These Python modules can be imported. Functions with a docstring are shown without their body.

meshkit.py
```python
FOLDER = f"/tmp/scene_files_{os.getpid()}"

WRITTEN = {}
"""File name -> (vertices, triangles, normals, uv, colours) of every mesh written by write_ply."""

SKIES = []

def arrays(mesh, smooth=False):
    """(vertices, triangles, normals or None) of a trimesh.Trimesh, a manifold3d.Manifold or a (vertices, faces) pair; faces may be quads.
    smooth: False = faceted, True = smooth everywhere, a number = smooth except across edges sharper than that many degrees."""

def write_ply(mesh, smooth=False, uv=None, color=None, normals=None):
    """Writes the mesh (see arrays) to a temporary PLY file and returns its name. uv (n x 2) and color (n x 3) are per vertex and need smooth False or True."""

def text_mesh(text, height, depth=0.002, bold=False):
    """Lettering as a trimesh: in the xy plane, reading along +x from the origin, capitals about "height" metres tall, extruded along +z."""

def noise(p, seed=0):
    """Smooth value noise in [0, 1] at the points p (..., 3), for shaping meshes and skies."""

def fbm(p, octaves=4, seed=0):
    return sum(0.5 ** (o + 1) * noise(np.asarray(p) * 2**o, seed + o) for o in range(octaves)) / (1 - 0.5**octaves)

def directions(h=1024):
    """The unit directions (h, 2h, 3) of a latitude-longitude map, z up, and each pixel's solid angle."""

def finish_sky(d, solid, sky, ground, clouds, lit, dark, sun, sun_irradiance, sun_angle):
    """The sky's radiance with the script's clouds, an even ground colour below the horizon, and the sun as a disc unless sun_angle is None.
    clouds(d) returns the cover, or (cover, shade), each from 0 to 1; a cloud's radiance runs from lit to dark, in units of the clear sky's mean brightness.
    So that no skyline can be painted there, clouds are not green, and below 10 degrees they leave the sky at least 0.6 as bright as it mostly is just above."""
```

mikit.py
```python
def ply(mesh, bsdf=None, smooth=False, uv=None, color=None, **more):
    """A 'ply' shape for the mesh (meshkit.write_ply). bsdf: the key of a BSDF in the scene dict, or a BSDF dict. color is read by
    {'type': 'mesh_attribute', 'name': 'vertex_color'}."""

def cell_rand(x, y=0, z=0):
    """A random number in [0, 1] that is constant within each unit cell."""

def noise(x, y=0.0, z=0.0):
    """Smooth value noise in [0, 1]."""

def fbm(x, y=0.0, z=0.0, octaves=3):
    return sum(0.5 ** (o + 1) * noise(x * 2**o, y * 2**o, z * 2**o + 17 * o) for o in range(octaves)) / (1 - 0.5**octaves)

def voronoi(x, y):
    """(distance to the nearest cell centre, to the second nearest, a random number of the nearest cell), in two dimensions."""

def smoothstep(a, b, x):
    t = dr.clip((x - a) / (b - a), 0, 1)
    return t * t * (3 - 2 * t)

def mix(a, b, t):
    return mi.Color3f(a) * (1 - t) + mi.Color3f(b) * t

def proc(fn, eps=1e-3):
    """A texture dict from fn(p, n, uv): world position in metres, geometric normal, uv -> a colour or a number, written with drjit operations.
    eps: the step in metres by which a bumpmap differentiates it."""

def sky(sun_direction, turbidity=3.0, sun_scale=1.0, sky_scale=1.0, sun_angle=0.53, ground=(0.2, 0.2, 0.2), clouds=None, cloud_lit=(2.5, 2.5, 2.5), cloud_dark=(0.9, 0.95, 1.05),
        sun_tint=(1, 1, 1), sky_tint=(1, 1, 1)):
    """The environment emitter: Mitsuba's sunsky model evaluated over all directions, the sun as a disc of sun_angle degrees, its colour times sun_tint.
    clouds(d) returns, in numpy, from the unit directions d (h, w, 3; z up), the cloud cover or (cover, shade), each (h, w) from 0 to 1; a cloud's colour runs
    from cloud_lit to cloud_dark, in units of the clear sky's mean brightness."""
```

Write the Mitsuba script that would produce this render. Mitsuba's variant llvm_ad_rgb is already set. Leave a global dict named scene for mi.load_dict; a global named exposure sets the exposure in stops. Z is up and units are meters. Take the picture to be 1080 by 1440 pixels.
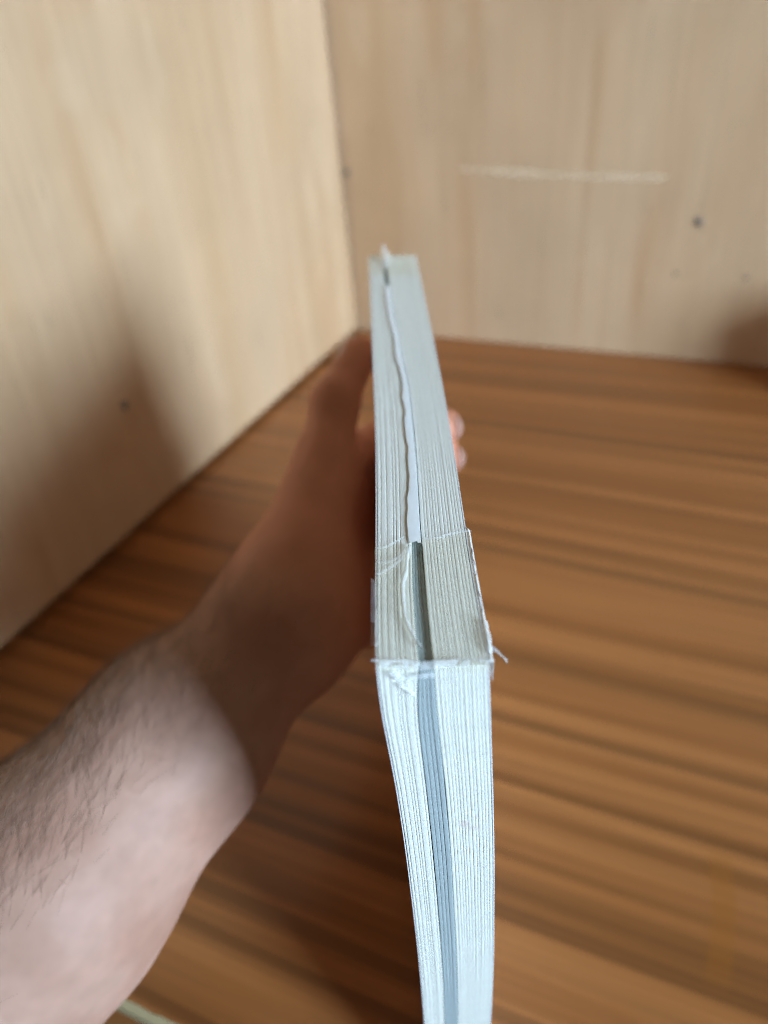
import math
import numpy as np, trimesh, drjit as dr, mitsuba as mi, mikit, meshkit
from mikit import proc, fbm, noise, smoothstep, mix, ply, cell_rand

T = mi.ScalarTransform4f
A = np.array
scene, labels = {"type": "scene"}, {}
rng = np.random.default_rng(11)

# ------------------------------------------------------------------ camera, light, exposure
CAM = A([0.3933, -0.7648, 0.3416])
RIGHT, DOWN, FWD = A([0.91465, 0.39609, -0.08081]), A([0.16841, -0.55508, -0.81457]), A([-0.3675, 0.73143, -0.57441])
scene["camera"] = {"type": "thinlens", "fov": 53.13, "fov_axis": "x", "aperture_radius": 0.0018, "focus_distance": 0.186,
                   "near_clip": 0.01, "far_clip": 50.0,
                   "to_world": T().look_at(origin=CAM.tolist(), target=(CAM + FWD).tolist(), up=(-DOWN).tolist())}
exposure = 0.15
# the tall window of the room, behind the photographer and to the right
WIN_DIR = A([1.0, -0.37, 0.34]); WIN_DIR /= np.linalg.norm(WIN_DIR)
WIN = A([0.25, -0.48, 0.12]) + 2.6 * WIN_DIR
scene["window_light"] = {"type": "rectangle", "to_world": T().look_at(origin=WIN.tolist(), target=[0.25, -0.48, 0.12], up=[0, 0, 1]) @ T().scale([0.38, 0.45, 1]),
                         "emitter": {"type": "area", "radiance": {"type": "rgb", "value": [31.5, 43.0, 55.0]}}}
labels["window_light"] = {"label": "bright daylight window of the room behind the camera", "category": "window"}
# soft light of the rest of the room
scene["room_light"] = {"type": "constant", "radiance": {"type": "rgb", "value": [0.050, 0.037, 0.024]}}

# ------------------------------------------------------------------ materials
BC = A([0.3432, -0.6717, 0.2311])                      # nearest corner of the book
BU, BV, BN = A([-0.39763, 0.91754, -0.00332]), A([-0.07284, -0.03517, -0.99672]), A([0.91465, 0.39609, -0.08081])


def local(p):
    q = p - mi.Point3f(*map(float, BC))
    return [dr.dot(q, mi.Vector3f(*map(float, k))) for k in (BU, BV, BN)]


def ply_wood(along, seed, base):
    def fn(p, n, uv):
        a = (p.y if along == "y" else p.x) + seed
        z = p.z
        warp = (fbm(a * 6, z * 3.0, seed, 3) - 0.5) * 0.075
        broad = fbm((a + warp) * 20, z * 1.6, seed + 3, 3)
        fig = fbm((a + warp * 1.2) * 48, z * 2.4, seed + 5, 2)
        fine = fbm(a * 420, z * 12, seed + 7, 2)
        blotch = fbm(a * 14, z * 13, seed + 9, 3)
        c = mix([base[0] * .93, base[1] * .89, base[2] * .83], [base[0] * 1.05, base[1] * 1.07, base[2] * 1.09], smoothstep(.28, .72, broad))
        c = mix(c, [base[0] * .86, base[1] * .74, base[2] * .62], .62 * smoothstep(.56, .80, fig) * smoothstep(.30, .62, blotch))
        c = mix(c, [base[0] * 1.10, base[1] * 1.16, base[2] * 1.22], .55 * smoothstep(.60, .80, fbm(a * 30 + 5, z * 17, seed + 2, 3)))
        c = c * (0.93 + 0.14 * fine) * (0.88 + 0.24 * blotch)
        pores = smoothstep(.80, .88, noise(a * 600, z * 28, seed))
        return c * (1 - .14 * pores)
    return fn


def floor_wood(p, n, uv):
    w = (fbm(p.x * 2.2, p.y * 6, 1, 3) - .5) * .014
    b = fbm(p.x * .7, (p.y + w) * 125, 3, 2)
    s = noise(p.x * .8, (p.y + w * .8) * 185, 5)
    f = fbm(p.x * 9, p.y * 420, 8, 2)
    c = mix([.285, .102, .027], [.375, .142, .041], smoothstep(.28, .70, b))
    c = c * (1 - .35 * smoothstep(.50, .85, s)) * (.86 + .28 * f)
    # dried drips of varnish
    d = smoothstep(.0065, .003, dr.abs(p.x - .431 - .004 * noise(p.y * 90))) * smoothstep(.035, .02, dr.abs(p.y + .563))
    return mix(c, [.30, .10, .012], .38 * d)


def skin_tone(p, n, uv):
    m = fbm(p.x * 55, p.y * 55, p.z * 55, 3)
    f = fbm(p.x * 240, p.y * 240, p.z * 240, 2)
    c = mix([.43, .232, .165], [.495, .285, .21], smoothstep(.3, .7, m)) * (.92 + .16 * f)
    # the hand is ruddier than the forearm
    hand = smoothstep(-.63, -.55, p.y)
    c = mix(c, mi.Color3f(.60, .225, .125) * (.88 + .24 * m), hand * .8)
    for q, r in MOLES:
        d = dr.norm(p - mi.Point3f(*q))
        c = mix(c, [.16, .08, .06], .4 * smoothstep(r, r * .4, d))
    return c


MOLES = [((0.2533, -0.6507, 0.1002), .0019), ((0.2343, -0.6832, 0.1221), .0016)]


def skin_bump(p, n, uv):
    return fbm(p.x * 420, p.y * 420, p.z * 420, 2) * .5 + fbm(p.x * 110, p.y * 110, p.z * 110, 2)


def paper(base):
    def fn(p, n, uv):
        u, v, w = local(p)
        k = noise(uv.x * 3.3, 3.1, 1.7) * .6 + noise(uv.x * 2.0, 7.7) * .4          # single leaves
        long = fbm(u * 40, v * 40, uv.x * 1.5, 2)
        bands = fbm(v * 230 + w * 60 + 2 * noise(w * 300, v * 30), 2.2, 5.5, 2)  # marks of the trimming knife
        c = mi.Color3f(*base) * (.93 + .10 * k) * (.96 + .07 * long) * (.955 + .07 * bands)
        pink = smoothstep(.004, .001, dr.abs(v - .0525 + .02 * (w - .02))) * smoothstep(.62, .8, noise(w * 420, v * 400)) * smoothstep(.001, .004, v)
        return mix(c, [.72, .42, .40], .3 * pink * smoothstep(.014, .018, w))
    return fn


def bsdf(name, d):
    scene[name] = d


bsdf("m_left", {"type": "twosided", "b": {"type": "principled", "base_color": proc(ply_wood("y", 0.7, (.575, .378, .222))), "roughness": .55, "specular": .35}})
bsdf("m_back", {"type": "twosided", "b": {"type": "principled", "base_color": proc(ply_wood("x", 4.3, (.565, .372, .22))), "roughness": .55, "specular": .35}})
bsdf("m_floor", {"type": "twosided", "b": {"type": "principled", "base_color": proc(floor_wood), "roughness": .36, "specular": .5}})
bsdf("m_chip", {"type": "twosided", "b": {"type": "diffuse", "reflectance": {"type": "rgb", "value": [.50, .42, .24]}}})
bsdf("m_nail", {"type": "twosided", "b": {"type": "principled", "base_color": {"type": "rgb", "value": [.16, .15, .13]}, "roughness": .5, "metallic": .6}})
bsdf("m_scuff", {"type": "twosided", "b": {"type": "diffuse", "reflectance": {"type": "rgb", "value": [.68, .50, .33]}}})
bsdf("m_skin", {"type": "bumpmap", "t": proc(skin_bump, 4e-4), "scale": .00035,
                "b": {"type": "principled", "base_color": proc(skin_tone), "roughness": .55, "specular": .28, "sheen": .1}})
bsdf("m_fingernail", {"type": "principled", "base_color": {"type": "rgb", "value": [.48, .27, .21]}, "roughness": .28, "specular": .5})
bsdf("m_hair", {"type": "twosided", "b": {"type": "principled", "base_color": {"type": "rgb", "value": [.24, .15, .10]}, "roughness": .45}})
bsdf("m_paper", {"type": "twosided", "b": {"type": "diffuse", "reflectance": proc(paper((.91, .895, .805)))}})
bsdf("m_grey", {"type": "twosided", "b": {"type": "diffuse", "reflectance": proc(paper((.44, .50, .50)))}})
bsdf("m_cover", {"type": "twosided", "b": {"type": "principled", "base_color": {"type": "rgb", "value": [.80, .78, .77]}, "roughness": .4, "specular": .5}})
bsdf("m_strip", {"type": "twosided", "b": {"type": "principled", "base_color": {"type": "rgb", "value": [.90, .93, .93]}, "roughness": .35, "specular": .5}})


bsdf("m_film", {"type": "mask", "opacity": .28, "b": {"type": "thindielectric", "int_ior": 1.55, "specular_transmittance": {"type": "rgb", "value": [1.0, .985, .86]}}})
bsdf("m_film_fold", {"type": "mask", "opacity": .48, "b": {"type": "twosided", "b": {"type": "principled", "base_color": {"type": "rgb", "value": [.86, .87, .86]}, "roughness": .25, "specular": .6}}})
bsdf("m_film_edge", {"type": "mask", "opacity": .15, "b": {"type": "twosided", "b": {"type": "principled", "base_color": {"type": "rgb", "value": [.80, .80, .78]}, "roughness": .3, "specular": .6}}})


# ------------------------------------------------------------------ helpers
def obj(key, mesh, m, smooth=False, **k):
    n, base = 1, key
    while key in scene:
        key = f"{base}_{n:03d}"
        n += 1
    scene[key] = ply(mesh, m, smooth=smooth, **k)
    return key


def tag(key, label, category=None, group=None, kind=None):
    labels[key] = {a: b for a, b in dict(label=label, category=category, group=group, kind=kind).items() if b}


def box(lo, hi):
    b = trimesh.creation.box(extents=A(hi) - A(lo))
    b.apply_translation((A(hi) + A(lo)) / 2)
    return b


def grid_mesh(P):
    """faces of a (rows, columns, 3) grid of points"""
    r, c = P.shape[:2]
    i = np.arange(r * c).reshape(r, c)
    q = np.stack([i[:-1, :-1], i[1:, :-1], i[1:, 1:], i[:-1, 1:]], -1).reshape(-1, 4)
    return P.reshape(-1, 3), q


def tube(points, radii, sides=3):
    P, R = A(points, float), np.broadcast_to(radii, len(points))
    d = np.gradient(P, axis=0)
    d /= np.linalg.norm(d, axis=1, keepdims=True)
    a = np.cross(d, [0.31, 0.52, 0.79])
    a /= np.linalg.norm(a, axis=1, keepdims=True)
    b = np.cross(d, a)
    t = np.linspace(0, 2 * np.pi, sides, endpoint=False)
    V = P[:, None] + R[:, None, None] * (np.cos(t)[None, :, None] * a[:, None] + np.sin(t)[None, :, None] * b[:, None])
    i = np.arange(len(P) * sides).reshape(len(P), sides)
    j = np.roll(i, -1, 1)
    q = np.stack([i[:-1], j[:-1], j[1:], i[1:]], -1).reshape(-1, 4)
    return V.reshape(-1, 3), q


def join(parts):
    V, F, at = [], [], 0
    for v, f in parts:
        V.append(v)
        F.append(np.asarray(f) + at)
        at += len(v)
    return np.vstack(V), np.vstack(F)


# ------------------------------------------------------------------ the cupboard: floor board and two plywood walls
FRONT = -0.6885
fx0, fx1 = -0.012, 1.3
obj("floor", box([fx0, FRONT, -0.16], [fx1, 0.012, 0.0]), "m_floor")
tag("floor", "brown wood grain laminate floor of the cupboard", kind="structure")
# the chipped pale edging along the front of the board
xs = np.linspace(0.0, 0.9, 260)
wd = 0.0016 + 0.0028 * meshkit.fbm(np.stack([xs * 60, xs * 0, xs * 0], 1), 3, 5)
E0 = np.stack([xs, FRONT + wd, np.full_like(xs, 0.0006)], 1)
E1 = np.stack([xs, np.full_like(xs, FRONT - 0.0006), np.full_like(xs, 0.0004)], 1)
E2 = np.stack([xs, np.full_like(xs, FRONT - 0.0006), np.full_like(xs, -0.004) - wd], 1)
obj("floor__edge_chip", grid_mesh(np.stack([E0, E1, E2], 1)), "m_chip")
tag("floor__edge_chip", "pale chipped front edge of the brown board")
obj("left_wall", box([-0.012, FRONT - 0.02, 0.0065], [0.0, -0.0050, 0.75]), "m_left")
tag("left_wall", "pale plywood side wall of the cupboard with vertical grain", kind="structure")
obj("back_wall", box([-0.010, 0.0, 0.001], [1.3, 0.012, 0.75]), "m_back")
tag("back_wall", "pale plywood back wall of the cupboard", kind="structure")


def disc(c, n, r, h=0.0012):
    prof = [[0, 0], [r, 0], [r, h * .4], [r * .75, h], [0, h * 1.1]]
    m = trimesh.creation.revolve(prof, sections=18)
    m.apply_transform(trimesh.geometry.align_vectors([0, 0, 1], n))
    m.apply_translation(c)
    return m


for c, n, r, lab in [((0.0000, -0.3857, 0.0978), (1, 0, 0), .0034, "dark nail head in the shadow on the left plywood wall"),
                     ((0.0048, 0.0000, 0.1732), (0, -1, 0), .0034, "dark nail head at the joint of the two plywood walls"),
                     ((0.3539, 0.0000, 0.1337), (0, -1, 0), .0038, "dark nail head, the boldest one on the back plywood wall"),
                     ((0.3406, 0.0000, 0.0858), (0, -1, 0), .0016, "faint small nail head below the bold one on the back wall"),
                     ((0.4023, 0.0000, 0.0859), (0, -1, 0), .0016, "faint small nail head at the right edge of the back wall")]:
    tag(obj("nail_head", disc(c, n, r), "m_nail", smooth=40), lab, "nail")

# a low plywood rail fixed to the back wall, just right of the picture: it shades the wall's lower right
obj("rail", box([.515, -.095, .0005], [.95, -.0005, .104]), "m_back")
tag("rail", "low pale plywood rail along the foot of the back wall", kind="structure")

# a pale scratch rubbed along the back wall
xs = np.linspace(.128, .323, 90)
zz = .1776 - (xs - .1238) * .030 - .0022 * np.sin((xs - .128) * 15)
th = .0009 + .0042 * meshkit.fbm(np.stack([xs * 90, xs * 0 + 3, xs * 0], 1), 3, 2) * np.clip((xs - .12) / .05, .3, 1) * np.clip((.327 - xs) / .02, 0, 1)
obj("back_wall__scratch", grid_mesh(np.stack([np.stack([xs, np.full_like(xs, -.0004), zz + th], 1), np.stack([xs, np.full_like(xs, -.0008), zz], 1),
                                              np.stack([xs, np.full_like(xs, -.0004), zz - th], 1)], 1)), "m_scuff")
tag("back_wall__scratch", "pale horizontal scratch")

# ------------------------------------------------------------------ the book
L, W = 0.2665, 0.2265
HLu, HLn = [0, .011, .0362, .08, .1486, .27], A([-1.5, -1.75, -1.9, -2.3, -4.0, -7.4]) * 1e-3
HRu, HRn = [0, .04, .08, .102, .15, .187, .27], A([20.5, 19.9, 19.75, 19.55, 18.6, 17.5, 15.2]) * 1e-3
FLv, FLn = [0, .0143, .0224, .0363, .0591, .0886, .1185, .1605, .222], A([-1.5, -.4, .6, 2.4, 4.8, 7.45, 9.9, 12.8, 16.3]) * 1e-3
FRv, FRn = [0, .02, .0458, .077, .0886, .1185, .1605, .222], A([20.5, 22.5, 25.1, 27.9, 28.8, 31.1, 33.6, 36.3]) * 1e-3
from scipy.interpolate import PchipInterpolator as PI_
hl, hr, fl, fr = PI_(HLu, HLn), PI_(HRu, HRn), PI_(FLv, FLn), PI_(FRv, FRn)


def nL(u, v):
    return hl(np.clip(u, 0, .27)) + fl(np.clip(v, 0, .222)) - HLn[0]


def nR(u, v):
    return hr(np.clip(u, 0, .27)) + fr(np.clip(v, 0, .222)) - HRn[0]


def at_book(u, v, n):
    u, v, n = np.broadcast_arrays(u, v, n)
    return BC + u[..., None] * BU + v[..., None] * BV + n[..., None] * BN


# where the grey section lies, as fractions of the thickness, along the head (u) and down the fore-edge (v)
sl_u = PI_([0, .02, .04, .08, .12, .18, .27], [.385, .375, .40, .43, .42, .325, .27])
sr_u = PI_([0, .04, .08, .115, .15, .20, .27], [.508, .497, .512, .51, .465, .385, .36])


def sL(u, v):
    k = np.exp(-v / .012) * (v >= 0)
    return sl_u(np.clip(u, 0, .27)) * k + .305 * (1 - k)


def sR(u, v):
    k = np.exp(-v / .05)
    return sr_u(np.clip(u, 0, .27)) * k + .502 * (1 - k)


us = np.unique(np.concatenate([np.linspace(0, .05, 12), np.linspace(.05, L, 26)]))
vs = np.unique(np.concatenate([np.linspace(0, .03, 8), np.linspace(.03, W, 22)]))
RIM = [(0.0, .00011), (.05, .00005), (.16, .00001), (.5, 0.0), (.84, .00001), (.95, .00005), (1.0, .00011)]


def slab(fa, fb, du=0.0, dv=0.0, rim=RIM, wob=0.0, seed=0):
    """A folded sheaf of leaves: between the fractions fa(u, v) and fb(u, v) of the thickness, with a rounded edge all round."""
    parts, tex = [], []

    def pt(u, v, s):
        lo, hi = nL(u, v), nR(u, v)
        a, b = fa(u, v), fb(u, v)
        w = 0.0
        if wob:
            w0, w1 = (meshkit.noise(np.stack([u * 60 + v * 45, u * 0 + .5, v * 0], -1), seed + k) - .5 for k in (0, 1))
            w = wob * (w0 + (w1 - w0) * s)
        return at_book(u, v, lo + (hi - lo) * (a + (b - a) * s) + w)

    U, V = np.meshgrid(us, vs, indexing="ij")
    e = .0003
    Uc, Vc = np.clip(U, e, L - e), np.clip(V, e, W - e)
    for s in (0.0, 1.0):
        v_, q = grid_mesh(pt(Uc + du, Vc + dv, s))
        parts.append((v_, q if s == 0 else q[:, ::-1]))
        tex.append(np.full(len(v_), s))
    for side in range(4):
        rows = []
        for s, d in rim:
            if side == 0: u, v = np.clip(us, e, L - e), np.full_like(us, d)
            if side == 1: u, v = np.full_like(vs, d), np.clip(vs, e, W - e)
            if side == 2: u, v = np.clip(us, e, L - e), np.full_like(us, W - d)
            if side == 3: u, v = np.full_like(vs, L - d), np.clip(vs, e, W - e)
            if side in (0, 2) :
                u = u.copy(); u[0], u[-1] = d, L - d
            else:
                v = v.copy(); v[0], v[-1] = d, W - d
            rows.append(pt(u + du, v + dv, s))
        parts.append(grid_mesh(np.stack(rows, 0)))
        tex.append(np.repeat([x for x, _ in rim], rows[0].shape[0]))
    t = np.concatenate(tex) + seed
    return join(parts), np.stack([t, t * 0], 1)


def splits(n, jitter):
    g = 1 + jitter * (rng.random(n) - .5)
    return np.concatenate([[0], np.cumsum(g) / g.sum()])


def section(count, lo, hi, m, jitter, gap, dv0=0.0):
    c = splits(count, jitter)
    th = .0225
    for i in range(count):
        g0, g1 = (gap * (.4 + 1.5 * rng.random()) / th for _ in range(2))
        fa = lambda u, v, a=c[i], g=g0: lo(u, v) + (hi(u, v) - lo(u, v)) * a + g / 2
        fb = lambda u, v, b=c[i + 1], g=g1: lo(u, v) + (hi(u, v) - lo(u, v)) * b - g / 2
        mesh, uv = slab(fa, fb, rng.uniform(0, .00015), dv0 + rng.uniform(0, .00015), wob=.00016, seed=100 * count + i)
        obj("book__signature", mesh, m, smooth=True, uv=uv)


zero, one = (lambda u, v: u * 0 + .013), (lambda u, v: u * 0 + .984)
labels["book"] = {"label": "thick white paperback held upright by the hand, its corner wrapped in clear tape", "category": "book"}
section(7, zero, lambda u, v: sL(u, v) - .002 - .003 * np.exp(-v / .012), "m_paper", 1.0, .00004)
n_grey = len([k for k in scene if k.startswith("book__signature")])
section(4, lambda u, v: sL(u, v) + .004, sR, "m_grey", .3, .00005, .0011)
section(13, lambda u, v: sR(u, v) + .004, one, "m_paper", .35, .000022)
for i in range(n_grey, n_grey + 4):
    labels[f"book__signature_{i:03d}"] = {"label": "grey section of pages in the middle of the block"}

# thin covers
flat = [(0.0, .00005), (.5, 0.0), (1.0, .00005)]
obj("book__cover", slab(lambda u, v: u * 0 - .004, lambda u, v: u * 0 + .009, -.0001, -.0001, flat)[0], "m_cover", smooth=40)
obj("book__cover", slab(lambda u, v: u * 0 + .9875, lambda u, v: u * 0 + 1.003, -.0001, -.0001, flat)[0], "m_cover", smooth=40)


def on_head(u, s, lift):
    return at_book(u, -lift, nL(u, 0 * u) + (nR(u, 0 * u) - nL(u, 0 * u)) * s)


# white paper strip over the grey section, torn on its left side
u = np.linspace(.0385, .222, 150)
torn = meshkit.fbm(np.stack([u * 95, u * 0, u * 0], 1), 4, 8) - .5
right = sR(u, 0 * u) - .006
wdt = .090 + .055 * torn + .022 * np.exp(-((u - .095) / .012) ** 2) + .035 * np.exp(-((u - .047) / .016) ** 2)
left = right - wdt
obj("book__paper_strip", grid_mesh(np.stack([on_head(u, left, .00015), on_head(u, left + .004, .0005), on_head(u, (left + right) / 2, .00058), on_head(u, right - .004, .0005), on_head(u, right, .0001)], 1)), "m_strip", smooth=40)
tag("book__paper_strip", "white torn paper strip along the top edge")

# ------------------------------------------------------------------ clear tape round the near corner
def wrap_pt(t, s, lift):
    """t < 0: on the head, u = -t; t > 0: down the fore-edge, v = t. s: fraction across, beyond 0 and 1 down the sides of the book."""
    u, v = np.maximum(-t, 0), np.maximum(t, 0)
    sc = np.clip(s, 0, 1)
    lo, hi = nL(u, v), nR(u, v)
    off = np.where(s < 0, -.0006, np.where(s > 1, .0003, 0))
    n = lo - .0004 + (hi - lo + .0013) * sc + off
    down = np.maximum(np.maximum(-s, s - 1), 0) * .020
    k = np.exp(-np.abs(t) / .0012)
    uu = np.where(t < 0, u + down * k * .7, -lift * (1 - .3 * k) + down * (1 - .3 * k))
    vv = np.where(t < 0, -lift * (1 - .3 * k) + down * (1 - .3 * k), v + down * k * .7)
    return at_book(uu, vv, n)


ts = np.unique(np.concatenate([np.linspace(-.043, -.002, 60), np.linspace(-.002, .002, 13), np.linspace(.002, .026, 36)]))
ss = np.unique(np.concatenate([np.linspace(-.7, 0, 7), np.linspace(0, 1, 50), np.linspace(1, 1.7, 7)]))
TT, SS = np.meshgrid(ts, ss, indexing="ij")
head_end = -.0365 - .0065 * np.clip(SS, 0, 1) + .0012 * (meshkit.noise(np.stack([SS * 9, SS * 0, SS * 0], -1), 4) - .5)
fore_end = .0014 + .002 * (meshkit.noise(np.stack([SS * 7, SS * 0, SS * 0], -1), 9) - .5)
TT = np.where(TT < 0, TT / .043 * -head_end, TT / .026 * fore_end)
wr = meshkit.fbm(np.stack([TT * 170, SS * 4, TT * 0], -1), 4, 21) - .5
wr2 = meshkit.fbm(np.stack([TT * 420, SS * 9, TT * 0 + 5], -1), 3, 25) - .5
ridge = np.exp(-(TT / .0011) ** 2)
lift = .00055 + .0007 * wr + .0004 * wr2 + .0005 * ridge * (1 + 1.5 * wr2)
obj("book__tape", grid_mesh(wrap_pt(TT, SS, np.maximum(lift, .0002))), "m_film", smooth=True)
tag("book__tape", "clear wrinkled tape folded over the near corner")


def ribbon(pts, width, key, m, seed=0, lift=.0011, crumple=.0005):
    """A narrow fold of film lying along the (t, s) points on the tape."""
    pts = A(pts, float)
    k = np.linspace(0, len(pts) - 1, 14 * len(pts))
    t, s = (PI_(np.arange(len(pts)), pts[:, i])(k) for i in (0, 1))
    d = np.gradient(np.stack([t, s * .0225], 1), axis=0)
    d /= np.linalg.norm(d, axis=1, keepdims=True)
    rows = []
    w = width * (.55 + .9 * meshkit.fbm(np.stack([k * 1.3, k * 0 + seed, k * 0], 1), 3, seed)) * np.clip(np.minimum(k, k[-1] - k) / .35 + .15, 0, 1)
    for c, h in ((-1, 0), (-.4, .7), (.3, 1), (1, 0)):
        jig = crumple * (meshkit.fbm(np.stack([k * 4, k * 0 + c, k * 0 + seed], 1), 3, seed + 3) - .3)
        rows.append(wrap_pt(t - d[:, 1] * w * c, s + d[:, 0] * w * c / .0225, lift + h * (.0003 + jig)))
    return obj(key, grid_mesh(np.stack(rows, 1)), m, smooth=60)


ribbon([(-.0005, .0), (-.0004, .2), (.0002, .4), (-.0003, .55), (-.0006, .8), (-.0004, 1.0)], .0006, "book__tape_fold", "m_film_fold", 3, .0008, .0009)
ribbon([(.0012, .12), (.0028, .24), (.0022, .38), (.0018, .5)], .0008, "book__tape_fold", "m_film_fold", 5, .0009, .0015)
ribbon([(.0045, .2), (.0062, .27), (.0075, .33)], .0004, "book__tape_fold", "m_film_fold", 6, .0009, .001)
ribbon([(-.0375, .36), (-.033, .33), (-.028, .31), (-.0215, .265), (-.014, .275), (-.008, .33), (-.0035, .405)], .0005, "book__tape_fold", "m_film_fold", 9, .001, .0007)
ribbon([(-.036, .02), (-.0365, .12), (-.0385, .22), (-.0405, .31)], .00028, "book__tape_fold", "m_film_edge", 12, .0009, .0002)
ribbon([(-.0315, .02), (-.031, .12), (-.033, .24), (-.0375, .34)], .00055, "book__tape_fold", "m_film_edge", 13, .0009, .0003)
ribbon([(-.0265, .03), (-.028, .12), (-.031, .24), (-.035, .33)], .00035, "book__tape_fold", "m_film_edge", 14, .0009, .0003)
ribbon([(-.0395, .5), (-.040, .65), (-.0418, .8), (-.0428, 1.0)], .00025, "book__tape_fold", "m_film_edge", 15, .0009, .0002)
ribbon([(-.004, .02), (-.010, .01), (-.018, -.005), (-.026, -.01)], .0006, "book__tape_fold", "m_film_edge", 16, .0009, .0006)
ribbon([(-.002, .97), (-.006, .985), (-.012, .99)], .0008, "book__tape_fold", "m_film_fold", 17, .0009, .0008)

# the white edge of the flap that the tape holds on the right
u = np.linspace(.0003, .0455, 60)
e = np.clip((.0455 - u) / .0015, 0, 1) ** .5
lo = nR(u, 0 * u) + .0001
obj("book__cover_flap", grid_mesh(np.stack([at_book(u, u * 0 + .005, lo), at_book(u, u * 0 - .0001, lo), at_book(u, u * 0 - .0004, lo + .0004 * e), at_book(u, u * 0 - .0001, lo + .0009 * e), at_book(u, u * 0 + .005, lo + .0011 * e)], 1)), "m_cover", smooth=40)
tag("book__cover_flap", "white raised flap at the right edge")

# a shred of film that sticks out at the right of the corner
k = np.linspace(0, 1, 16)
for (du_, dn_, dv_), w, sd in [((.0022, .0040, .0030), .00045, 1), ((.0012, .0031, .0022), .0003, 2)]:
    base = at_book(A(.0065), A(.0006), nR(A(.0065), A(0.0)) + .0007)
    path = base + np.outer(k, dn_ * BN + dv_ * BV - du_ * BU) + np.outer(np.sin(k * 5 + sd) * .0003, BV)
    wv = w * (.6 + .8 * meshkit.noise(np.stack([k * 5, k * 0, k * 0], 1), sd))
    obj("book__tape_shred", grid_mesh(np.stack([path - np.outer(wv, BV), path + np.outer(wv * .6, BU), path + np.outer(wv, BV)], 1)), "m_film_fold", smooth=60)

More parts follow.
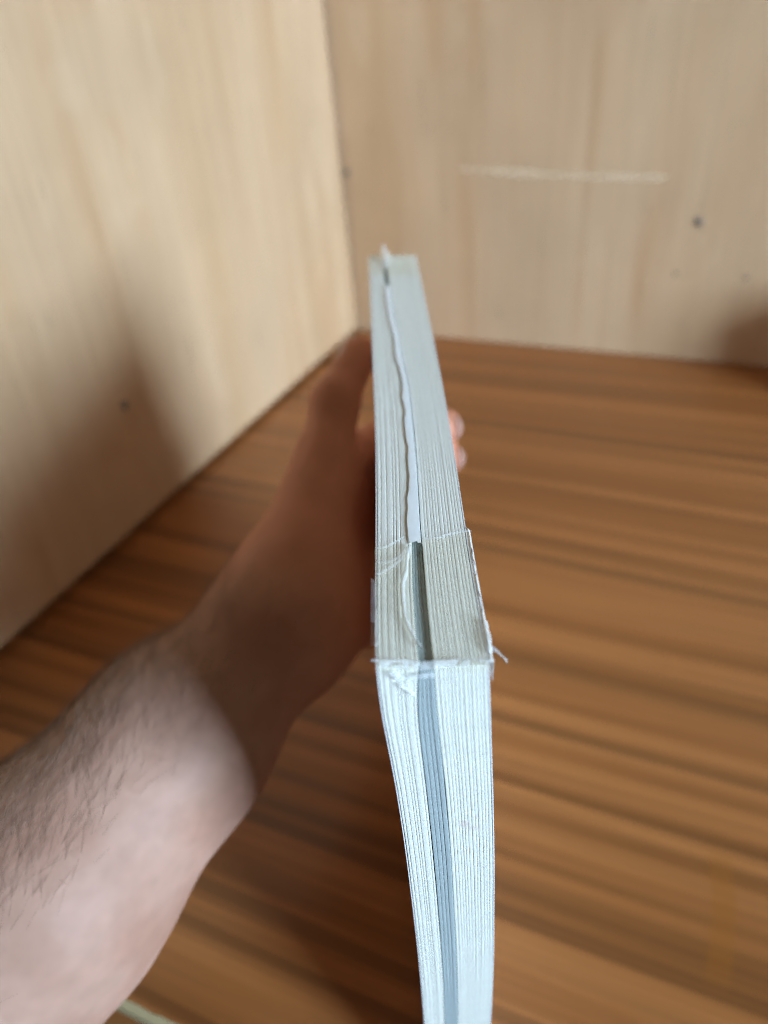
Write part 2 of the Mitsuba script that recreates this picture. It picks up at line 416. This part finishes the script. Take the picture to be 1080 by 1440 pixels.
# crumpled film at the far end of the head
s = np.linspace(-.02, 1.02, 60)
peak = .0010 + .0026 * np.exp(-((s - .33) / .07) ** 2) + .0005 * np.clip((s - .3) / .5, 0, 1) * (1 - np.clip((s - .72) / .03, 0, 1)) + .0019 * np.clip((s - .84) / .08, 0, 1) - .0008 * np.exp(-((s - .78) / .05) ** 2)
rows = []
for j, (uu, f) in enumerate([(.236, .05), (.246, .12), (.2535, .35), (.260, .75), (.2655, 1.0), (.2675, .55), (.2682, -.3), (.2685, -4)]):
    jig = .0007 * (meshkit.fbm(np.stack([s * 14, s * 0 + j * 1.7, s * 0], 1), 3, 31) - .4) * (f > 0)
    rows.append(at_book(s * 0 + uu, -(.0003 + peak * f + jig), nL(s * 0 + uu, s * 0) + (nR(s * 0 + uu, s * 0) - nL(s * 0 + uu, s * 0)) * s))
obj("book__tape", grid_mesh(np.stack(rows, 0)), "m_film", smooth=60)
tag("book__tape_001", "clear crumpled tape over the far corner")
s = np.linspace(.20, .50, 40)
pk = np.exp(-((s - .33) / .06) ** 2)
rows = []
for j, (uu, f) in enumerate([(.244, .0), (.250, .25), (.258, .6), (.2655, 1.0), (.268, .7), (.2688, .0), (.2690, -1.2)]):
    jig = .0013 * (meshkit.fbm(np.stack([s * 22, s * 0 + j * 2.1, s * 0], 1), 3, 37) - .45)
    w = .55 + .45 * f
    rows.append(at_book(s * 0 + uu, -(.0007 + .0056 * pk * f + jig * (.3 + f)), nL(s * 0 + uu, s * 0) + .0215 * (.33 + (s - .33) * w)))
obj("book__tape_fold", grid_mesh(np.stack(rows, 0)), "m_film_fold", smooth=60)

# ------------------------------------------------------------------ the left hand and forearm
J = {k: A(v) for k, v in dict(
    elbow=(0.1665, -0.8156, 0.0375), arm0=(0.2121, -0.6880, 0.0926), arm1=(0.2290, -0.6304, 0.1099), wrist=(0.2464, -0.5766, 0.1256),
    cmc=(0.2446, -0.5553, 0.1385), mcp=(0.2365, -0.5067, 0.1612), ip=(0.2328, -0.4842, 0.1801), tip=(0.2325, -0.4555, 0.1907),
    imcp=(0.2230, -0.4635, 0.1379), ipip=(0.2336, -0.4140, 0.1296), idip=(0.2615, -0.4201, 0.1372), itip=(0.2708, -0.4417, 0.1489),
    mmcp=(0.2219, -0.4658, 0.1147), mpip=(0.2331, -0.4128, 0.1054), mdip=(0.2615, -0.4183, 0.1150), mtip=(0.2708, -0.4393, 0.1294),
    rmcp=(0.2268, -0.4705, 0.0968), rpip=(0.2368, -0.4161, 0.0814), rdip=(0.2566, -0.4153, 0.0931), rtip=(0.2641, -0.4329, 0.1042),
    pmcp=(0.2335, -0.4789, 0.0818), ppip=(0.2429, -0.4260, 0.0649), pdip=(0.2578, -0.4216, 0.0755), ptip=(0.2641, -0.4340, 0.0853),
    heel=(0.2534, -0.5230, 0.0914)).items()}


def surface_nets(F, origin, h):
    """A closed mesh where the sampled distance field F changes its sign."""
    ins = F < 0
    n = F.shape
    c = [ins[i:n[0] - 1 + i, j:n[1] - 1 + j, k:n[2] - 1 + k] for i in (0, 1) for j in (0, 1) for k in (0, 1)]
    cnt = sum(x.astype(np.int8) for x in c)
    cells = np.argwhere((cnt > 0) & (cnt < 8))
    idx = np.full((n[0] - 1, n[1] - 1, n[2] - 1), -1, int)
    idx[tuple(cells.T)] = np.arange(len(cells))
    S, N = np.zeros((len(cells), 3)), np.zeros(len(cells))
    offs = [A(o) for o in np.ndindex(2, 2, 2)]
    for a in offs:
        for ax in range(3):
            if a[ax] == 0:
                b = a.copy()
                b[ax] = 1
                fa, fb = F[tuple((cells + a).T)], F[tuple((cells + b).T)]
                on = (fa < 0) != (fb < 0)
                t = np.where(on, fa / np.where(on, fa - fb, 1), 0)
                p = a + t[:, None] * (b - a)
                S[on] += p[on]
                N[on] += 1
    V = (cells + S / N[:, None]) * h + origin
    Q = []
    for ax in range(3):
        o = [1, 1, 1]
        b1, b2 = (ax + 1) % 3, (ax + 2) % 3
        sl0 = [slice(1, -1)] * 3
        sl0[ax] = slice(0, -1)
        sl1 = list(sl0)
        sl1[ax] = slice(1, None)
        d = ins[tuple(sl0)].astype(int) - ins[tuple(sl1)]
        e = np.argwhere(d != 0)
        sgn = d[tuple(e.T)]
        base = e + A([0 if k == ax else 1 for k in range(3)])
        e1, e2 = np.eye(3, dtype=int)[b1], np.eye(3, dtype=int)[b2]
        q = np.stack([idx[tuple((base - x).T)] for x in (0 * e1, e1, e1 + e2, e2)], 1)
        q[sgn < 0] = q[sgn < 0][:, ::-1]
        Q.append(q)
    return V, np.vstack(Q)


def rcone(P, a, b, ra, rb):
    ab = b - a
    t = np.clip(((P - a) @ ab) / (ab @ ab), 0, 1)
    return np.linalg.norm(P - a - t[..., None] * ab, axis=-1) - (ra + (rb - ra) * t)


def smin(a, b, k):
    h = np.maximum(k - np.abs(a - b), 0) / k
    return np.minimum(a, b) - h * h * k * .25


SIDE = A([0.85, -0.35, -0.05])
BONES = [  # from, to, radii (mm), blend (mm)
    ("elbow", "arm0", 47, 41.3, 10), ("arm0", "arm1", 42, 34, 10), ("arm1", "wrist", 34, 24.6, 14),
    ("wrist", "cmc", 24, 21.5, 14), ("cmc", "mcp", 21.5, 14.8, 12), ("mcp", "ip", 12.3, 11.2, 7), ("ip", "tip", 10.2, 9.2, 6),
    ("wrist", "imcp", 19, 12, 14), ("wrist", "mmcp", 20, 12, 14), ("wrist", "rmcp", 19, 12, 14), ("wrist", "pmcp", 20, 12, 14), ("wrist", "heel", 23, 17, 22), ("heel", "pmcp", 16, 11, 12),
    ("imcp", "ipip", 10.5, 9.2, 6), ("ipip", "idip", 9.0, 7.8, 4), ("idip", "itip", 8.6, 8.2, 4),
    ("mmcp", "mpip", 10.5, 9.2, 6), ("mpip", "mdip", 9.0, 7.8, 4), ("mdip", "mtip", 8.6, 8.2, 4),
    ("rmcp", "rpip", 10.0, 8.8, 6), ("rpip", "rdip", 8.6, 7.4, 4), ("rdip", "rtip", 7.4, 6.3, 4),
    ("pmcp", "ppip", 9.0, 7.8, 6), ("ppip", "pdip", 7.6, 6.6, 4), ("pdip", "ptip", 6.6, 5.6, 4)]
h = .0021
pts_ = np.stack(list(J.values()))
lo_, hi_ = pts_.min(0) - .056, pts_.max(0) + .056
dims = np.ceil((hi_ - lo_) / h).astype(int)
F = np.full(tuple(dims), .03, np.float32)
for a, b, ra, rb, k in BONES:
    pa, pb = J[a], J[b]
    m = max(ra, rb) * 1e-3 + .028
    i0 = np.maximum(((np.minimum(pa, pb) - m - lo_) / h).astype(int), 0)
    i1 = np.minimum(((np.maximum(pa, pb) + m - lo_) / h).astype(int) + 1, dims)
    sl = tuple(slice(x, y) for x, y in zip(i0, i1))
    G = np.stack(np.meshgrid(*[lo_[c] + h * np.arange(i0[c], i1[c]) for c in range(3)], indexing="ij"), -1)
    F[sl] = smin(F[sl], rcone(G, pa, pb, ra * 1e-3, rb * 1e-3), k * 1e-3)
V, Q = surface_nets(F, lo_, h)
body = trimesh.Trimesh(V, np.vstack([Q[:, [0, 1, 2]], Q[:, [0, 2, 3]]]), process=False)
trimesh.smoothing.filter_taubin(body, iterations=12)
V = A(body.vertices)
nrm = A(body.vertex_normals)
dsp = (meshkit.fbm(V * 38, 3, 3) - .5) * .0009 + (meshkit.fbm(V * 120, 3, 7) - .5) * .0006
body = trimesh.Trimesh(V + nrm * dsp[:, None], body.faces, process=False)
if body.volume < 0:
    body.invert()
labels["person"] = {"label": "bare left forearm and hand reaching in and holding the white book", "category": "person"}
obj("person__arm", body, "m_skin", smooth=True)


def nail(tip, prev, out, r, key="person__fingernail"):
    d = tip - prev
    d /= np.linalg.norm(d)
    out = out - (out @ d) * d
    out /= np.linalg.norm(out)
    side = np.cross(d, out)
    a, b = np.meshgrid(np.linspace(-1, 1, 13), np.linspace(-1, 1, 13), indexing="ij")
    w = np.sqrt(np.clip(1 - np.abs(a) ** 3.2, 0, 1))
    ang = b * w * .95
    P = tip + (a * r * .95)[..., None] * d + (r * np.sin(ang) * .92)[..., None] * side + (r * (np.cos(ang) * 1.0 + .045) - .0022 * np.clip(a, 0, 1) ** 2 * 1.2)[..., None] * out
    obj(key, grid_mesh(P), "m_fingernail", smooth=True)


scene["m_fingernail"] = {"type": "twosided", "b": scene["m_fingernail"]}
nail(J["tip"] - .002 * (J["tip"] - J["ip"]) / np.linalg.norm(J["tip"] - J["ip"]), J["ip"], -BN + .55 * -BV, .0092)
for a, b in (("itip", "idip"), ("mtip", "mdip")):
    nail(J[a], J[b], BN * 1.0, .0082)

# hair of the forearm: fine curved strands, growing towards the hand and outwards
fn = A(body.face_normals)
fc = A(body.triangles_center)
ax0, ax1 = J["arm0"] + (J["elbow"] - J["arm0"]) * .5, J["wrist"]
axd = (ax1 - ax0) / np.linalg.norm(ax1 - ax0)
tt = ((fc - ax0) @ axd) / np.linalg.norm(ax1 - ax0)
radial = (fn @ A([-0.80, 0.15, 0.58]))
dens = np.clip(radial * 1.1 + .30, 0, 1) ** 1.3 * np.clip((1.06 - tt) * 3.0, 0, 1) * (tt > -.05) * body.area_faces
pick = rng.choice(len(fc), 9500, p=dens / dens.sum())
parts = []
for f in pick:
    n = fn[f]
    g = axd * .9 + A([-0.45, 0.25, -0.15]) * (.6 + .8 * rng.random()) + rng.normal(0, .32, 3)
    g -= (g @ n) * n * .93
    g /= np.linalg.norm(g)
    ln = rng.uniform(.006, .019)
    bend = rng.normal(0, .3, 3)
    k = np.linspace(0, 1, 6)[:, None]
    path = fc[f] + n * .0001 + ln * (k * g + k ** 2 * bend * .45) + n * (.0022 * rng.random() * np.sin(k * 2.6)) - n * ln * .10 * k ** 2
    parts.append(tube(path, rng.uniform(.00003, .000062) * np.linspace(1.1, .35, 6), 3))
obj("person__arm_hair", join(parts), "m_hair", smooth=True)
tag("person__arm_hair", "fine dark hair on the forearm", kind="stuff")
